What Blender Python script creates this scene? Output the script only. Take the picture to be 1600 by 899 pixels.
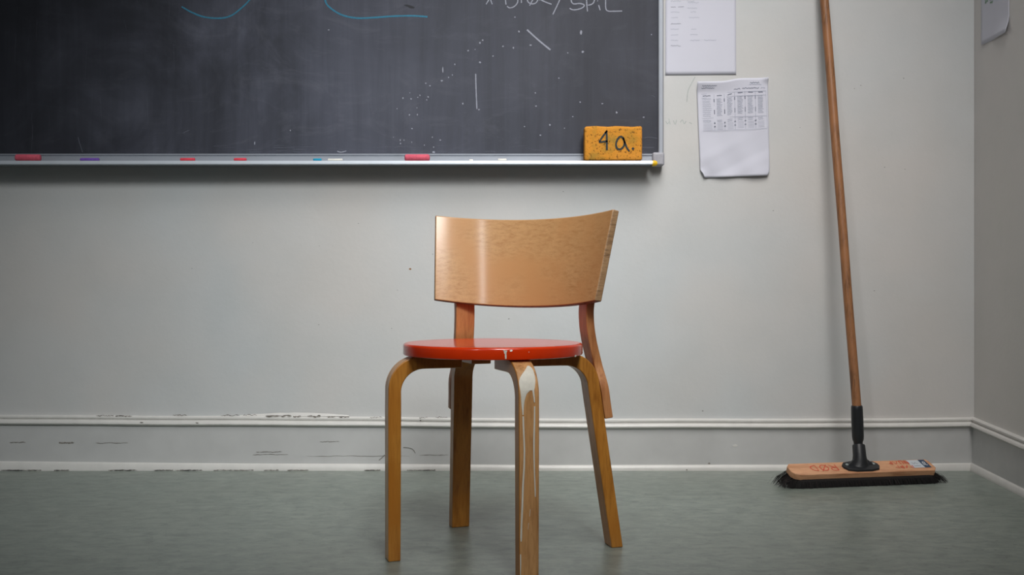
import bpy, bmesh, math, random
from mathutils import Vector, Matrix
random.seed(7)
S = bpy.context.scene
COL = S.collection
for o in list(bpy.data.objects): bpy.data.objects.remove(o, do_unlink=True)

# ---------------------------------------------------------------- camera
H = 0.5415          # camera height
F = 1600.0          # focal length in px of the 1600 wide frame
WY = 3.04           # depth of the back wall
cam_d = bpy.data.cameras.new('camera'); cam_d.sensor_width = 36; cam_d.lens = 36*F/1600
cam_d.clip_start = 0.02
cam = bpy.data.objects.new('camera', cam_d); COL.objects.link(cam)
cam.location = (0, 0, H); cam.rotation_euler = (math.pi/2, 0, 0)
S.camera = cam
# ---------------------------------------------------------------- light
S.view_settings.view_transform = 'Standard'; S.view_settings.look = 'None'
S.view_settings.gamma = 1; S.view_settings.exposure = -0.07
S.view_settings.use_curve_mapping = False
w = bpy.data.worlds.new('world'); S.world = w; w.use_nodes = True
w.node_tree.nodes['Background'].inputs[0].default_value = (0.93, 0.97, 1.0, 1)
w.node_tree.nodes['Background'].inputs[1].default_value = 0.06

def light(name, kind, loc, target, energy, color=(1,1,1), **kw):
    d = bpy.data.lights.new(name, kind); d.energy = energy; d.color = color
    for k, v in kw.items(): setattr(d, k, v)
    o = bpy.data.objects.new(name, d); COL.objects.link(o); o.location = loc
    o.rotation_euler = (Vector(target)-Vector(loc)).to_track_quat('-Z', 'Y').to_euler()
    return o
light('ceiling_light', 'SPOT', (0.5, 1.45, 3.0), (0.3, 3.0, 0.7), 245, (1.0, 0.97, 0.94),
      spot_size=math.radians(64), spot_blend=1.0, shadow_soft_size=0.7)
light('right_light', 'SPOT', (0.78, -0.3, 2.7), (0.80, 3.0, 1.05), 225, (1.0, 0.97, 0.95),
      spot_size=math.radians(44), spot_blend=1.0, shadow_soft_size=0.8)
light('left_light', 'SPOT', (0.52, -0.6, 3.05), (-0.60, 3.0, 0.42), 385, (0.97, 1.0, 1.0),
      spot_size=math.radians(38), spot_blend=1.0, shadow_soft_size=0.5)
light('window_light', 'AREA', (-1.20, -1.0, 2.45), (-0.06, 2.27, 0.6), 1.7, (0.93, 0.97, 1.0),
      shape='RECTANGLE', size=0.17, size_y=1.4, spread=math.radians(60))

# ---------------------------------------------------------------- helpers
def px(x, y, Y):
    """point at depth Y seen at photo position x, y"""
    return Vector(((x-800)*Y/F, Y, H-(y-450)*Y/F))

def nt(name):
    m = bpy.data.materials.new(name); m.use_nodes = True
    t = m.node_tree; b = t.nodes['Principled BSDF']
    return m, t, b
def node(t, kind, **kw):
    n = t.nodes.new(kind)
    for k, v in kw.items():
        if k in n.inputs: n.inputs[k].default_value = v
        else: setattr(n, k, v)
    return n
def mapping(t, scale, rot=(0,0,0), loc=(0,0,0)):
    tc = node(t, 'ShaderNodeTexCoord'); mp = node(t, 'ShaderNodeMapping')
    mp.inputs['Scale'].default_value = scale; mp.inputs['Rotation'].default_value = rot
    mp.inputs['Location'].default_value = loc
    t.links.new(tc.outputs['Object'], mp.inputs['Vector']); return mp
def noise(t, mp, scale=5, detail=4, rough=0.55, dist=0.0):
    n = node(t, 'ShaderNodeTexNoise'); n.inputs['Scale'].default_value = scale
    n.inputs['Detail'].default_value = detail; n.inputs['Roughness'].default_value = rough
    n.inputs['Distortion'].default_value = dist
    t.links.new(mp.outputs[0], n.inputs['Vector']); return n
def ramp(t, src, stops):
    r = node(t, 'ShaderNodeValToRGB'); e = r.color_ramp.elements
    while len(e) > 1: e.remove(e[-1])
    e[0].position = stops[0][0]; e[0].color = (*stops[0][1], 1)
    for p, c in stops[1:]:
        k = e.new(p); k.color = (*c, 1)
    t.links.new(src, r.inputs[0]); return r
def mix(t, a, b, fac, mode='MIX'):
    m = node(t, 'ShaderNodeMix', data_type='RGBA', blend_type=mode)
    for i, v in ((6, a), (7, b)):
        if hasattr(v, 'links') or isinstance(v, bpy.types.NodeSocket): t.links.new(v, m.inputs[i])
        else: m.inputs[i].default_value = (*v, 1)
    if isinstance(fac, bpy.types.NodeSocket): t.links.new(fac, m.inputs[0])
    else: m.inputs[0].default_value = fac
    return m.outputs[2]
def bump(t, b, src, strength, dist=0.001):
    n = node(t, 'ShaderNodeBump'); n.inputs['Strength'].default_value = strength
    n.inputs['Distance'].default_value = dist
    t.links.new(src, n.inputs['Height']); t.links.new(n.outputs[0], b.inputs['Normal'])
def srgb(r, g, b):
    f = lambda c: (c/255/12.92) if c/255 <= .04045 else ((c/255+.055)/1.055)**2.4
    return (f(r), f(g), f(b))
def plain(name, col, rough=0.5, metal=0.0, var=0.10, nscale=60, coat=0.0, bmp=0.0, alpha=1.0):
    m, t, b = nt(name); mp = mapping(t, (1,1,1)); n = noise(t, mp, nscale, 3)
    lo = tuple(c*(1-var) for c in col); hi = tuple(min(1, c*(1+var)) for c in col)
    r = ramp(t, n.outputs['Fac'], [(0.3, lo), (0.7, hi)])
    t.links.new(r.outputs[0], b.inputs['Base Color'])
    b.inputs['Roughness'].default_value = rough; b.inputs['Metallic'].default_value = metal
    b.inputs['Coat Weight'].default_value = coat; b.inputs['Coat Roughness'].default_value = 0.15
    if alpha < 1: b.inputs['Alpha'].default_value = alpha
    if bmp: bump(t, b, n.outputs['Fac'], bmp)
    return m

def wood(name, base, dark, grain, rough=0.4, coat=0.3, fleck=0.5, warm=None):
    m, t, b = nt(name)
    mp = mapping(t, grain); n = noise(t, mp, 1.0, 6, 0.6, 0.3)
    r = ramp(t, n.outputs['Fac'], [(0.32, dark), (0.52, base), (0.75, tuple(min(1, c*1.12) for c in base))])
    mp2 = mapping(t, tuple(g*4 for g in grain)); n2 = noise(t, mp2, 1.0, 3, 0.7)
    r2 = ramp(t, n2.outputs['Fac'], [(0.36, tuple(c*0.62 for c in base)), (0.52, (1,1,1))])
    c = mix(t, r.outputs[0], r2.outputs[0], fleck*0.45, 'MULTIPLY')
    if warm:
        mp3 = mapping(t, (1,1,1)); n3 = noise(t, mp3, 9, 2)
        f = ramp(t, n3.outputs['Fac'], [(0.42, (0,0,0)), (0.66, (1,1,1))])
        c = mix(t, c, warm, f.outputs[0])
    t.links.new(c, b.inputs['Base Color'])
    b.inputs['Roughness'].default_value = rough
    b.inputs['Coat Weight'].default_value = coat; b.inputs['Coat Roughness'].default_value = 0.15
    bump(t, b, n2.outputs['Fac'], 0.12, 0.0006)
    return m

def obj(name, bm, mats, parent=None, smooth=True, bevel=0.0, segs=2, kind=None, label=None, cat=None, group=None, normals=True):
    if normals: bmesh.ops.recalc_face_normals(bm, faces=bm.faces[:])
    me = bpy.data.meshes.new(name); bm.to_mesh(me); bm.free()
    if not isinstance(mats, (list, tuple)): mats = [mats]
    for m in mats: me.materials.append(m)
    if smooth:
        for p in me.polygons: p.use_smooth = True
        try: me.set_sharp_from_angle(angle=math.radians(38))
        except Exception: pass
    o = bpy.data.objects.new(name, me); COL.objects.link(o)
    if parent: o.parent = parent
    if bevel:
        mo = o.modifiers.new('bevel', 'BEVEL'); mo.width = bevel; mo.segments = segs
        mo.limit_method = 'ANGLE'; mo.angle_limit = math.radians(40); mo.harden_normals = False
    if kind: o['kind'] = kind
    if label: o['label'] = label
    if cat: o['category'] = cat
    if group: o['group'] = group
    return o
def thing(name, label, cat, loc=(0,0,0), rot=(0,0,0), group=None):
    o = bpy.data.objects.new(name, None); COL.objects.link(o); o.location = loc
    o.rotation_euler = rot; o.empty_display_size = 0.1
    o['label'] = label; o['category'] = cat
    if group: o['group'] = group
    return o
def box(bm, x0, x1, y0, y1, z0, z1, mi=0):
    vs = [bm.verts.new((x, y, z)) for x in (x0, x1) for y in (y0, y1) for z in (z0, z1)]
    for f in ((0,1,3,2), (4,6,7,5), (0,4,5,1), (2,3,7,6), (0,2,6,4), (1,5,7,3)):
        fc = bm.faces.new([vs[i] for i in f]); fc.material_index = mi
    return vs
def extrude_profile(bm, prof, a, b, mi=0, cap=True):
    """closed profile of (d, z) swept straight; a, b give origin (x,y) and out is the left-hand normal"""
    a = Vector(a); b = Vector(b); t = (b-a).normalized(); n = Vector((t.y, -t.x))
    ring = []
    for p in (a, b):
        ring.append([bm.verts.new((p.x+n.x*d, p.y+n.y*d, z)) for d, z in prof])
    k = len(prof)
    for i in range(k):
        f = bm.faces.new((ring[0][i], ring[0][(i+1) % k], ring[1][(i+1) % k], ring[1][i])); f.material_index = mi
    if cap:
        bm.faces.new(ring[0]).material_index = mi; bm.faces.new(ring[1][::-1]).material_index = mi
def sweep(bm, rings, cap=True, mi=0):
    R = [[bm.verts.new(p) for p in r] for r in rings]; k = len(R[0])
    for a, b in zip(R, R[1:]):
        for i in range(k):
            f = bm.faces.new((a[i], a[(i+1) % k], b[(i+1) % k], b[i])); f.material_index = mi
    if cap:
        bm.faces.new(R[0][::-1]).material_index = mi; bm.faces.new(R[-1]).material_index = mi
def tube(bm, pts, rads, n=16, mi=0, cap=True):
    pts = [Vector(p) for p in pts]
    rings = []
    up = None
    for i, p in enumerate(pts):
        t = (pts[min(i+1, len(pts)-1)]-pts[max(i-1, 0)]).normalized()
        if up is None: up = t.orthogonal().normalized()
        u = (up - t*up.dot(t)).normalized(); up = u; v = t.cross(u)
        rings.append([p+(u*math.cos(2*math.pi*k/n)+v*math.sin(2*math.pi*k/n))*rads[i] for k in range(n)])
    sweep(bm, rings, cap, mi)
def lathe(bm, prof, n=64, cx=0, cy=0, mi=0):
    rows = []
    for r, z in prof:
        if r < 1e-6: rows.append([bm.verts.new((cx, cy, z))])
        else: rows.append([bm.verts.new((cx+r*math.cos(2*math.pi*k/n), cy+r*math.sin(2*math.pi*k/n), z)) for k in range(n)])
    for a, b in zip(rows, rows[1:]):
        for i in range(n):
            j = (i+1) % n
            if len(a) == 1 and len(b) == 1: continue
            if len(a) == 1: f = bm.faces.new((a[0], b[j], b[i]))
            elif len(b) == 1: f = bm.faces.new((a[i], a[j], b[0]))
            else: f = bm.faces.new((a[i], a[j], b[j], b[i]))
            f.material_index = mi
def smooth_poly(pts, n=8):
    pts = [Vector(p) for p in pts]
    if len(pts) < 3: return pts
    out = []
    P = [pts[0]*2-pts[1]]+pts+[pts[-1]*2-pts[-2]]
    for i in range(1, len(P)-2):
        for k in range(n):
            t = k/n
            out.append(0.5*((2*P[i])+(P[i+1]-P[i-1])*t+(2*P[i-1]-5*P[i]+4*P[i+1]-P[i+2])*t*t+(3*P[i]-P[i-1]-3*P[i+1]+P[i+2])*t**3))
    out.append(pts[-1]); return out
def stroke(bm, pts, w, place, mi=0, smooth=True, jit=0.12, lift=0.0005, taper=False):
    """flat mark along 2D pts; place(u, v, lift) gives the 3D point on the surface"""
    pts = [Vector((p[0], p[1])) for p in pts]
    if smooth: pts = smooth_poly(pts)
    L = []; Rr = []
    for i, p in enumerate(pts):
        t = (pts[min(i+1, len(pts)-1)]-pts[max(i-1, 0)])
        t = t.normalized() if t.length > 1e-9 else Vector((1, 0))
        n = Vector((-t.y, t.x)); ww = w*0.5*(1+random.uniform(-jit, jit))
        if taper and i in (0, len(pts)-1): ww *= 0.4
        L.append(bm.verts.new(place(*(p+n*ww), lift))); Rr.append(bm.verts.new(place(*(p-n*ww), lift)))
    for i in range(len(pts)-1):
        f = bm.faces.new((L[i], Rr[i], Rr[i+1], L[i+1])); f.material_index = mi
def blob(bm, x, y, rx, ry, place, mi=0, n=9, irr=0.25, lift=0.0005, rot=0):
    vs = []
    for k in range(n):
        a = 2*math.pi*k/n; q = 1+random.uniform(-irr, irr)
        u, v = rx*math.cos(a)*q, ry*math.sin(a)*q
        vs.append(bm.verts.new(place(x+u*math.cos(rot)-v*math.sin(rot), y+u*math.sin(rot)+v*math.cos(rot), lift)))
    bm.faces.new(vs).material_index = mi
def facing(Y):
    return lambda x, y, lift: px(x, y, Y)+Vector((0, -lift, 0))

# ---------------------------------------------------------------- materials
# painted wall
def wall_mat(name, col, warm):
    m, t, b = nt(name)
    mp = mapping(t, (1,1,1)); n = noise(t, mp, 1.3, 3); n2 = noise(t, mp, 90, 4); n3 = noise(t, mp, 7, 4)
    f = ramp(t, n.outputs['Fac'], [(0.38, (0,0,0)), (0.62, (1,1,1))])
    c = mix(t, col, warm, f.outputs[0])
    g = ramp(t, n3.outputs['Fac'], [(0.3, (0.94, 0.95, 0.95)), (0.6, (1,1,1))])
    c = mix(t, c, g.outputs[0], 0.7, 'MULTIPLY')
    t.links.new(c, b.inputs['Base Color']); b.inputs['Roughness'].default_value = 0.5
    b.inputs['Specular IOR Level'].default_value = 0.35
    ad = node(t, 'ShaderNodeMath', operation='ADD'); t.links.new(n2.outputs['Fac'], ad.inputs[0])
    ml = node(t, 'ShaderNodeMath', operation='MULTIPLY'); ml.inputs[1].default_value = 3.0
    t.links.new(n3.outputs['Fac'], ml.inputs[0]); t.links.new(ml.outputs[0], ad.inputs[1])
    bump(t, b, ad.outputs[0], 0.22, 0.0015)
    return m
M_wall = wall_mat('wall_paint', srgb(198,201,202), srgb(204,201,198))
M_wall_r = wall_mat('wall_paint_right', srgb(214,210,208), srgb(212,210,206))
M_skirt = plain('skirting_paint', srgb(192,192,191), 0.42, var=0.04, nscale=14, bmp=0.35)
M_mould = plain('moulding_paint', srgb(214,212,208), 0.34, var=0.04, nscale=30, bmp=0.3)
M_crack = plain('crack_dirt', srgb(126,121,114), 0.9, var=0.3)
M_scuff = plain('scuff_mark', srgb(150,150,148), 0.8, var=0.15)
M_spot = plain('brown_spot', srgb(140,98,60), 0.8, var=0.3)
M_pencil = plain('pencil_mark', srgb(172,178,176), 0.8, var=0.1)
# linoleum
def floor_mat():
    m, t, b = nt('linoleum')
    mp = mapping(t, (10, 17, 10)); n = noise(t, mp, 1.9, 8, 0.72, 0.4)
    r = ramp(t, n.outputs['Fac'], [(0.30, srgb(110,119,113)), (0.5, srgb(131,140,133)), (0.68, srgb(148,156,147))])
    mp2 = mapping(t, (1, 1, 1)); n2 = noise(t, mp2, 2.2, 4)
    r2 = ramp(t, n2.outputs['Fac'], [(0.35, (0.86, 0.86, 0.84)), (0.65, (1, 1, 1))])
    c = mix(t, r.outputs[0], r2.outputs[0], 1.0, 'MULTIPLY')
    mp3 = mapping(t, (50, 80, 50)); n3 = noise(t, mp3, 1.5, 2)
    r3 = ramp(t, n3.outputs['Fac'], [(0.26, (0.5, 0.5, 0.48)), (0.36, (1, 1, 1)), (0.68, (1,1,1)), (0.8, (1.25, 1.25, 1.2))])
    c = mix(t, c, r3.outputs[0], 0.8, 'MULTIPLY')
    t.links.new(c, b.inputs['Base Color'])
    rr = ramp(t, n2.outputs['Fac'], [(0.3, (0.30,)*3), (0.7, (0.42,)*3)])
    t.links.new(rr.outputs[0], b.inputs['Roughness'])
    b.inputs['Specular IOR Level'].default_value = 0.5
    bump(t, b, n.outputs['Fac'], 0.10, 0.001)
    return m
M_floor = floor_mat()
# blackboard
def board_mat():
    m, t, b = nt('slate')
    mp = mapping(t, (1,1,1)); n = noise(t, mp, 2.3, 6, 0.6, 1.2)
    r = ramp(t, n.outputs['Fac'], [(0.30, srgb(68,71,82)), (0.5, srgb(80,83,96)), (0.72, srgb(95,98,112))])
    mpv = mapping(t, (26, 1, 1.4)); nv = noise(t, mpv, 1.0, 5, 0.65, 0.4)
    rv = ramp(t, nv.outputs['Fac'], [(0.35, (0.72,)*3), (0.62, (1.12,)*3)])
    c = mix(t, r.outputs[0], rv.outputs[0], 0.55, 'MULTIPLY')
    # wiped arcs of chalk dust
    mpw = mapping(t, (1.0, 1, 2.2), rot=(0, 0.5, 0)); nw = noise(t, mpw, 4.0, 8, 0.7, 2.5)
    rw = ramp(t, nw.outputs['Fac'], [(0.52, (0,0,0)), (0.80, (0.20,)*3)])
    c = mix(t, c, srgb(138,140,152), rw.outputs[0])
    # light falloff painted into the colour along X: brightest mid-board, darkest far left
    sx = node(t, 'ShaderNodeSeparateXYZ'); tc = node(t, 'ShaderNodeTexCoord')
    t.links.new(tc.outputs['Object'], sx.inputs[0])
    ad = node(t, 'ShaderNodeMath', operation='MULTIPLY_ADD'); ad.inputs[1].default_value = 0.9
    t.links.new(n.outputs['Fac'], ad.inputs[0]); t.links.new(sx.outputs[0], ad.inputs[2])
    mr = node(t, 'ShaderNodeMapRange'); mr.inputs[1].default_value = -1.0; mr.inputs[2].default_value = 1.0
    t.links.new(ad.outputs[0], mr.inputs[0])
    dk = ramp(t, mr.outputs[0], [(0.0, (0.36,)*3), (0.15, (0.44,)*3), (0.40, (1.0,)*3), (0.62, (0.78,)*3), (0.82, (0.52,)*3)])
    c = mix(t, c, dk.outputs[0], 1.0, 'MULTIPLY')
    t.links.new(c, b.inputs['Base Color'])
    b.inputs['Roughness'].default_value = 0.58; b.inputs['Specular IOR Level'].default_value = 0.3
    return m
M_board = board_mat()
M_chalkw = plain('white_chalk_dust', srgb(178,182,196), 0.95, var=0.2, nscale=400, alpha=0.72)
M_chalkf = plain('faint_chalk_dust', srgb(120,124,138), 0.95, var=0.2, nscale=300, alpha=0.4)
M_chalkb = plain('blue_chalk_dust', srgb(66,138,168), 0.95, var=0.2, nscale=400, alpha=0.85)
M_alu = plain('aluminium', srgb(160,165,174), 0.55, metal=0.3, var=0.04, nscale=20)
M_alu_lip = plain('polished_aluminium', srgb(204,211,220), 0.42, metal=0.25, var=0.03, nscale=20)
M_cap = plain('grey_plastic', srgb(160,160,168), 0.5)
M_yel = plain('yellow_plastic', srgb(232,186,30), 0.35)
M_pink = plain('pink_chalk', srgb(214,92,112), 0.8, var=0.12, nscale=120, bmp=0.4)
M_red = plain('red_chalk', srgb(226,70,88), 0.8, var=0.1, nscale=120)
M_purple = plain('purple_chalk', srgb(120,84,178), 0.8, var=0.1, nscale=120)
M_cyan = plain('cyan_chalk', srgb(20,150,186), 0.8, var=0.1, nscale=120)
M_white = plain('white_chalk', srgb(226,224,216), 0.85, var=0.04, nscale=120)
M_ink = plain('marker_ink', srgb(28,42,44), 0.7, var=0.25, nscale=200)
M_paper = plain('paper', srgb(206,207,219), 0.75, var=0.012, nscale=9, bmp=0.1)
M_print = plain('printed_ink', srgb(120,126,142), 0.8, var=0.12, nscale=300)
M_printl = plain('light_printed_ink', srgb(168,173,188), 0.8, var=0.06, nscale=300)
M_green = plain('green_ink', srgb(110,150,118), 0.8, var=0.2, nscale=300)

def sponge_mat():
    m, t, b = nt('sponge'); mp = mapping(t, (1,1,1))
    n = noise(t, mp, 22, 4); v = node(t, 'ShaderNodeTexVoronoi'); v.inputs['Scale'].default_value = 150
    t.links.new(mp.outputs[0], v.inputs['Vector'])
    n2 = noise(t, mp, 130, 3, 0.6)
    r = ramp(t, n.outputs['Fac'], [(0.32, srgb(166,126,46)), (0.5, srgb(205,138,42)), (0.7, srgb(214,144,52))])
    h = ramp(t, n2.outputs['Fac'], [(0.33, srgb(90,66,24)), (0.44, (1,1,1))])
    c = mix(t, r.outputs[0], h.outputs[0], 0.8, 'MULTIPLY')
    t.links.new(c, b.inputs['Base Color']); b.inputs['Roughness'].default_value = 0.95
    bump(t, b, n2.outputs['Fac'], 0.8, 0.002)
    return m
M_sponge = sponge_mat()
def seat_mat():
    m, t, b = nt('red_paint'); mp = mapping(t, (1,1,1)); n = noise(t, mp, 14, 4); n2 = noise(t, mp, 160, 3)
    r = ramp(t, n.outputs['Fac'], [(0.3, srgb(212,50,2)), (0.6, srgb(228,58,4))])
    t.links.new(r.outputs[0], b.inputs['Base Color']); b.inputs['Roughness'].default_value = 0.22
    b.inputs['Coat Weight'].default_value = 0.3; b.inputs['Coat Roughness'].default_value = 0.1
    bump(t, b, n.outputs['Fac'], 0.15, 0.001)
    return m
M_seat = seat_mat()
M_back = wood('birch_veneer', srgb(190,146,96), srgb(176,128,78), (55, 55, 170), 0.6, 0.55, 0.25, warm=srgb(190,140,88))
M_leg = wood('amber_birch', srgb(186,124,46), srgb(150,92,24), (75, 75, 7), 0.40, 0.3, 0.5, warm=srgb(176,110,32))
M_leg2 = wood('pale_birch', srgb(206,154,100), srgb(176,124,74), (75, 75, 7), 0.42, 0.3, 0.6)
M_post = wood('reddish_birch', srgb(192,132,80), srgb(164,102,56), (75, 75, 7), 0.5, 0.15, 0.5, warm=srgb(190,118,74))
M_edge = wood('laminate_edge', srgb(164,130,94), srgb(124,92,62), (20, 20, 160), 0.55, 0.1, 0.8)
M_edged = wood('dark_laminate_edge', srgb(124,96,66), srgb(82,58,38), (120, 120, 12), 0.6, 0.05, 0.8)
M_drip = plain('white_paint_drip', srgb(226,220,206), 0.45, var=0.06, nscale=90, bmp=0.2)
M_handle = wood('broom_handle_wood', srgb(150,102,64), srgb(108,70,42), (120, 120, 5), 0.55, 0.1, 0.8, warm=srgb(156,104,64))
M_block = wood('broom_block_wood', srgb(208,156,118), srgb(184,128,90), (9, 60, 60), 0.6, 0.05, 0.4)
M_black = plain('black_plastic', srgb(30,32,35), 0.42, var=0.12, nscale=50)
M_screw = plain('screw_zinc', srgb(200,210,210), 0.35, metal=0.7)
M_bristle = plain('bristle_hair', srgb(9,6,6), 0.9, var=0.5, nscale=300)
M_bristle2 = plain('bristle_tip', srgb(32,23,22), 0.9, var=0.4, nscale=300)
M_redink = plain('red_crayon', srgb(204,84,62), 0.8, var=0.15, nscale=500)
M_sticker = plain('sticker_paper', srgb(196,202,208), 0.5, var=0.03)
M_navy = plain('navy_print', srgb(44,66,92), 0.5, var=0.05)

# ---------------------------------------------------------------- setting
CX = (1522-800)/F*WY                      # corner
RD = Vector(((945-800)/F, 1.0)).normalized()   # direction of the right-hand wall
CR = Vector((CX, WY))
P2 = CR-RD*4.2
bm = bmesh.new()
vs = [bm.verts.new(p) for p in ((-4, WY+.1, 0), (CX+.3, WY+.1, 0), (P2.x+.1, P2.y, 0), (-4, P2.y, 0))]
bm.faces.new(vs)
vs = [bm.verts.new(p) for p in ((-4, WY+.1, -.05), (CX+.3, WY+.1, -.05), (P2.x+.1, P2.y, -.05), (-4, P2.y, -.05))]
bm.faces.new(vs)
obj('floor', bm, M_floor, kind='structure', smooth=False)
bm = bmesh.new(); box(bm, -4, CX, WY, WY+.1, 0, 3.1)
fw = facing(WY)
for (x, y, r) in ((641, 421, 2.0),):
    blob(bm, x, y, r*1.1, r*.8, fw, 1)
for (x, y, r) in ((676,398,.9),(621,454,.8),(499,385,.7),(612,514,.9),(795,499,1.2),(1412,123,1),(1345,134,.9),(1335,139,.8),(1098,643,1.6),
                  (1382,262,.9),(1414,265,.9),(1366,455,1.0),(498,508,1),(395,380,.8),(1208,330,1.1),(1250,200,.8),(560,350,.8),(300,420,.8),(880,300,.9)):
    blob(bm, x, y, r, r*.8, fw, 2)
for p in ([(1045,186),(1047,195)], [(1052,189),(1055,195),(1057,188)], [(1063,192),(1066,188),(1069,194),(1072,190)], [(1077,192),(1081,194)], [(1040,190),(1043,194),(1046,190)]):
    stroke(bm, p, 1.2, fw, 3)
stroke(bm, [(1086,121),(1080,132),(1075,143),(1073,160)], 1.3, fw, 3)
obj('wall_back', bm, [M_wall, M_spot, M_scuff, M_pencil], kind='structure', smooth=False, normals=False)
bm = bmesh.new(); extrude_profile(bm, [(0,0),(0,3.1),(-.1,3.1),(-.1,0)], CR+RD*.0, P2)
obj('wall_right', bm, M_wall_r, kind='structure', smooth=False)

def skirting(name, a, b, drop=0.0, marks=None, ext=None):
    t = thing_s(name)
    a = Vector(a); b = Vector(b)
    zt = 0.152
    top = [(0,zt),(.006,zt),(.0115,zt-.001),(.0135,zt-.004),(.0135,zt-.008),(.010,zt-.0105),(.0095,zt-.0125),(.0155,zt-.0145),
           (.0185,zt-.018),(.019,zt-.023),(.0165,zt-.0265),(.0125,zt-.029),(0,zt-.029)]
    body = [(0,zt-.027),(.010,zt-.027),(.0105,.0),(0,0)]
    toe = [(0,.0)]+[(.0105+.009*math.cos(k*math.pi/12), .0015+.0145*math.sin(k*math.pi/12)) for k in range(7)]+[(0,.016)]
    bm = bmesh.new(); extrude_profile(bm, body, a, b)
    o = obj(name, bm, [M_skirt, M_crack], kind='structure')
    return o, top, toe
def thing_s(name): return None

def skirt_sections(a, b, prof, bow, drop=0.0, n=60, mi=0, rough=0.0):
    """moulding with the slightly wavy hand-painted line of an old room"""
    a = Vector(a); b = Vector(b); t = (b-a).normalized(); nn = Vector((t.y, -t.x))
    rings = []
    for i in range(n+1):
        f = i/n; p = a.lerp(b, f); dz = bow(f)
        rings.append([Vector((p.x+nn.x*d, p.y+nn.y*d, z+(dz if z > 0.01 else 0)+random.uniform(-rough, rough))) for d, z in prof])
    return rings

zt = 0.1515
TOP = [(-.001,zt),(.005,zt),(.0105,zt-.001),(.013,zt-.0035),(.013,zt-.0075),(.0098,zt-.010),(.0093,zt-.0125),(.0155,zt-.0145),
       (.0185,zt-.018),(.019,zt-.023),(.0165,zt-.0265),(.0100,zt-.029),(-.001,zt-.029)]
BODY = [(-.001,zt-.028),(.0095,zt-.028),(.0100,.0),(-.001,0)]
TOE = [(-.001,0),(.019,0)]+[(.0100+.009*math.cos(k*math.pi/12), .003+.0135*math.sin(k*math.pi/12)) for k in range(7)]+[(-.001,.0165)]
left = (-4.0, WY)
cr_back = (CR.x, CR.y)
# back
def lerp_tab(x, tab):
    if x <= tab[0][0]: return tab[0][1]
    for (a, u), (b, v) in zip(tab, tab[1:]):
        if x <= b: return u+(v-u)*(x-a)/(b-a)
    return tab[-1][1]
XS = lambda f: -4.0+f*(CR.x+4.0)
bow = lambda f: 0.0005*math.sin(f*31)+0.0003*math.sin(f*77)+lerp_tab(XS(f), [(-2.2,.013),(-1.5,.012),(-.76,.0085),(.1,.001),(.85,0),(1.1,.002),(1.372,.005)])
bowt = lambda f: 0.0004*math.sin(f*31)+lerp_tab(XS(f), [(-2.2,.012),(-1.5,.0105),(-.76,.004),(.1,0),(.85,0),(1.1,.003),(1.372,.006)])
bm = bmesh.new()
sweep(bm, skirt_sections(left, cr_back, BODY, bow, n=120), mi=0)
sweep(bm, skirt_sections(left, cr_back, TOP, bow, n=260, rough=0.00022), mi=1)
sweep(bm, skirt_sections(left, cr_back, TOE, bowt, n=160, rough=0.00015), mi=1)
fb = facing(WY-.0102)
# cracks in the old paint along the top moulding and the face
def crack(x0, x1, y, w, place, n=14, wob=0.7):
    pts = [(x0+(x1-x0)*k/n, y+random.uniform(-wob, wob)+math.sin(k*.9)*wob*.5) for k in range(n+1)]
    stroke(bm, pts, w, place, 2, smooth=False, jit=0.6, taper=True)
ft = facing(WY-.0136)
for a_, b_, y_, w_ in ((150,178,650.3,.8),(180,206,650.6,1.1),(270,292,649.6,1.0),(345,374,649.8,1.2),(380,402,649.4,.8),(415,456,650.6,1.8),(458,470,651.6,1.4),
                       (480,501,651.3,1.8),(512,524,652,1.1),(530,546,652.4,1.0),(578,598,653,.6),(655,668,653.2,.7),(680,700,653,.8)):
    crack(a_, b_, y_, w_, ft)
for a_, b_, y_, w_ in ((15,40,692,.8),(92,116,692.6,1.8),(150,200,693,.7),(395,450,711,.7),(400,440,707,.8),(480,640,713.5,.5),(655,700,712,.5),(500,530,691,.5)):
    crack(a_, b_, y_, w_, fb, wob=0.5)
stroke(bm, [(630,700),(640,701),(646,704),(649,709)], .9, fb, 2)
stroke(bm, [(592,720),(597,716),(601,712)], 1.1, fb, 2)
blob(bm, 1148, 697, 4, 2, fb, 1); blob(bm, 1108, 725, 2, 1.2, fb, 2); blob(bm, 1073, 735, 1.2, .8, facing(WY-.0195), 2)
blob(bm, 221, 661, 2.2, .9, facing(WY-.0192), 2); blob(bm, 308, 661.5, 2.5, .9, facing(WY-.0192), 2); blob(bm, 657, 658, 1.2, 1.3, facing(WY-.0192), 2)
for k in range(26):
    x = random.uniform(0, 700); crack(x, x+random.uniform(8, 40), 735.6, .9, facing(WY-.0196), wob=.25)
# old paint built up over the wall joint
for x0, x1, hgt in ((375, 545, 4.5),):
    pts = [(x0+(x1-x0)*k/16, 649.5-hgt*.5*math.sin(math.pi*k/16)) for k in range(17)]
    vsa = [bm.verts.new(px(x, y-hgt*.45*math.sin(math.pi*k/16)*random.uniform(.7, 1.1), WY-.0006)) for k, (x, y) in enumerate(pts)]
    vsb = [bm.verts.new(px(x, 651.5, WY-.0055)) for k, (x, y) in enumerate(pts)]
    for k in range(16): bm.faces.new((vsa[k], vsa[k+1], vsb[k+1], vsb[k])).material_index = 1
obj('baseboard_back', bm, [M_skirt, M_mould, M_crack], kind='structure', normals=True)
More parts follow.
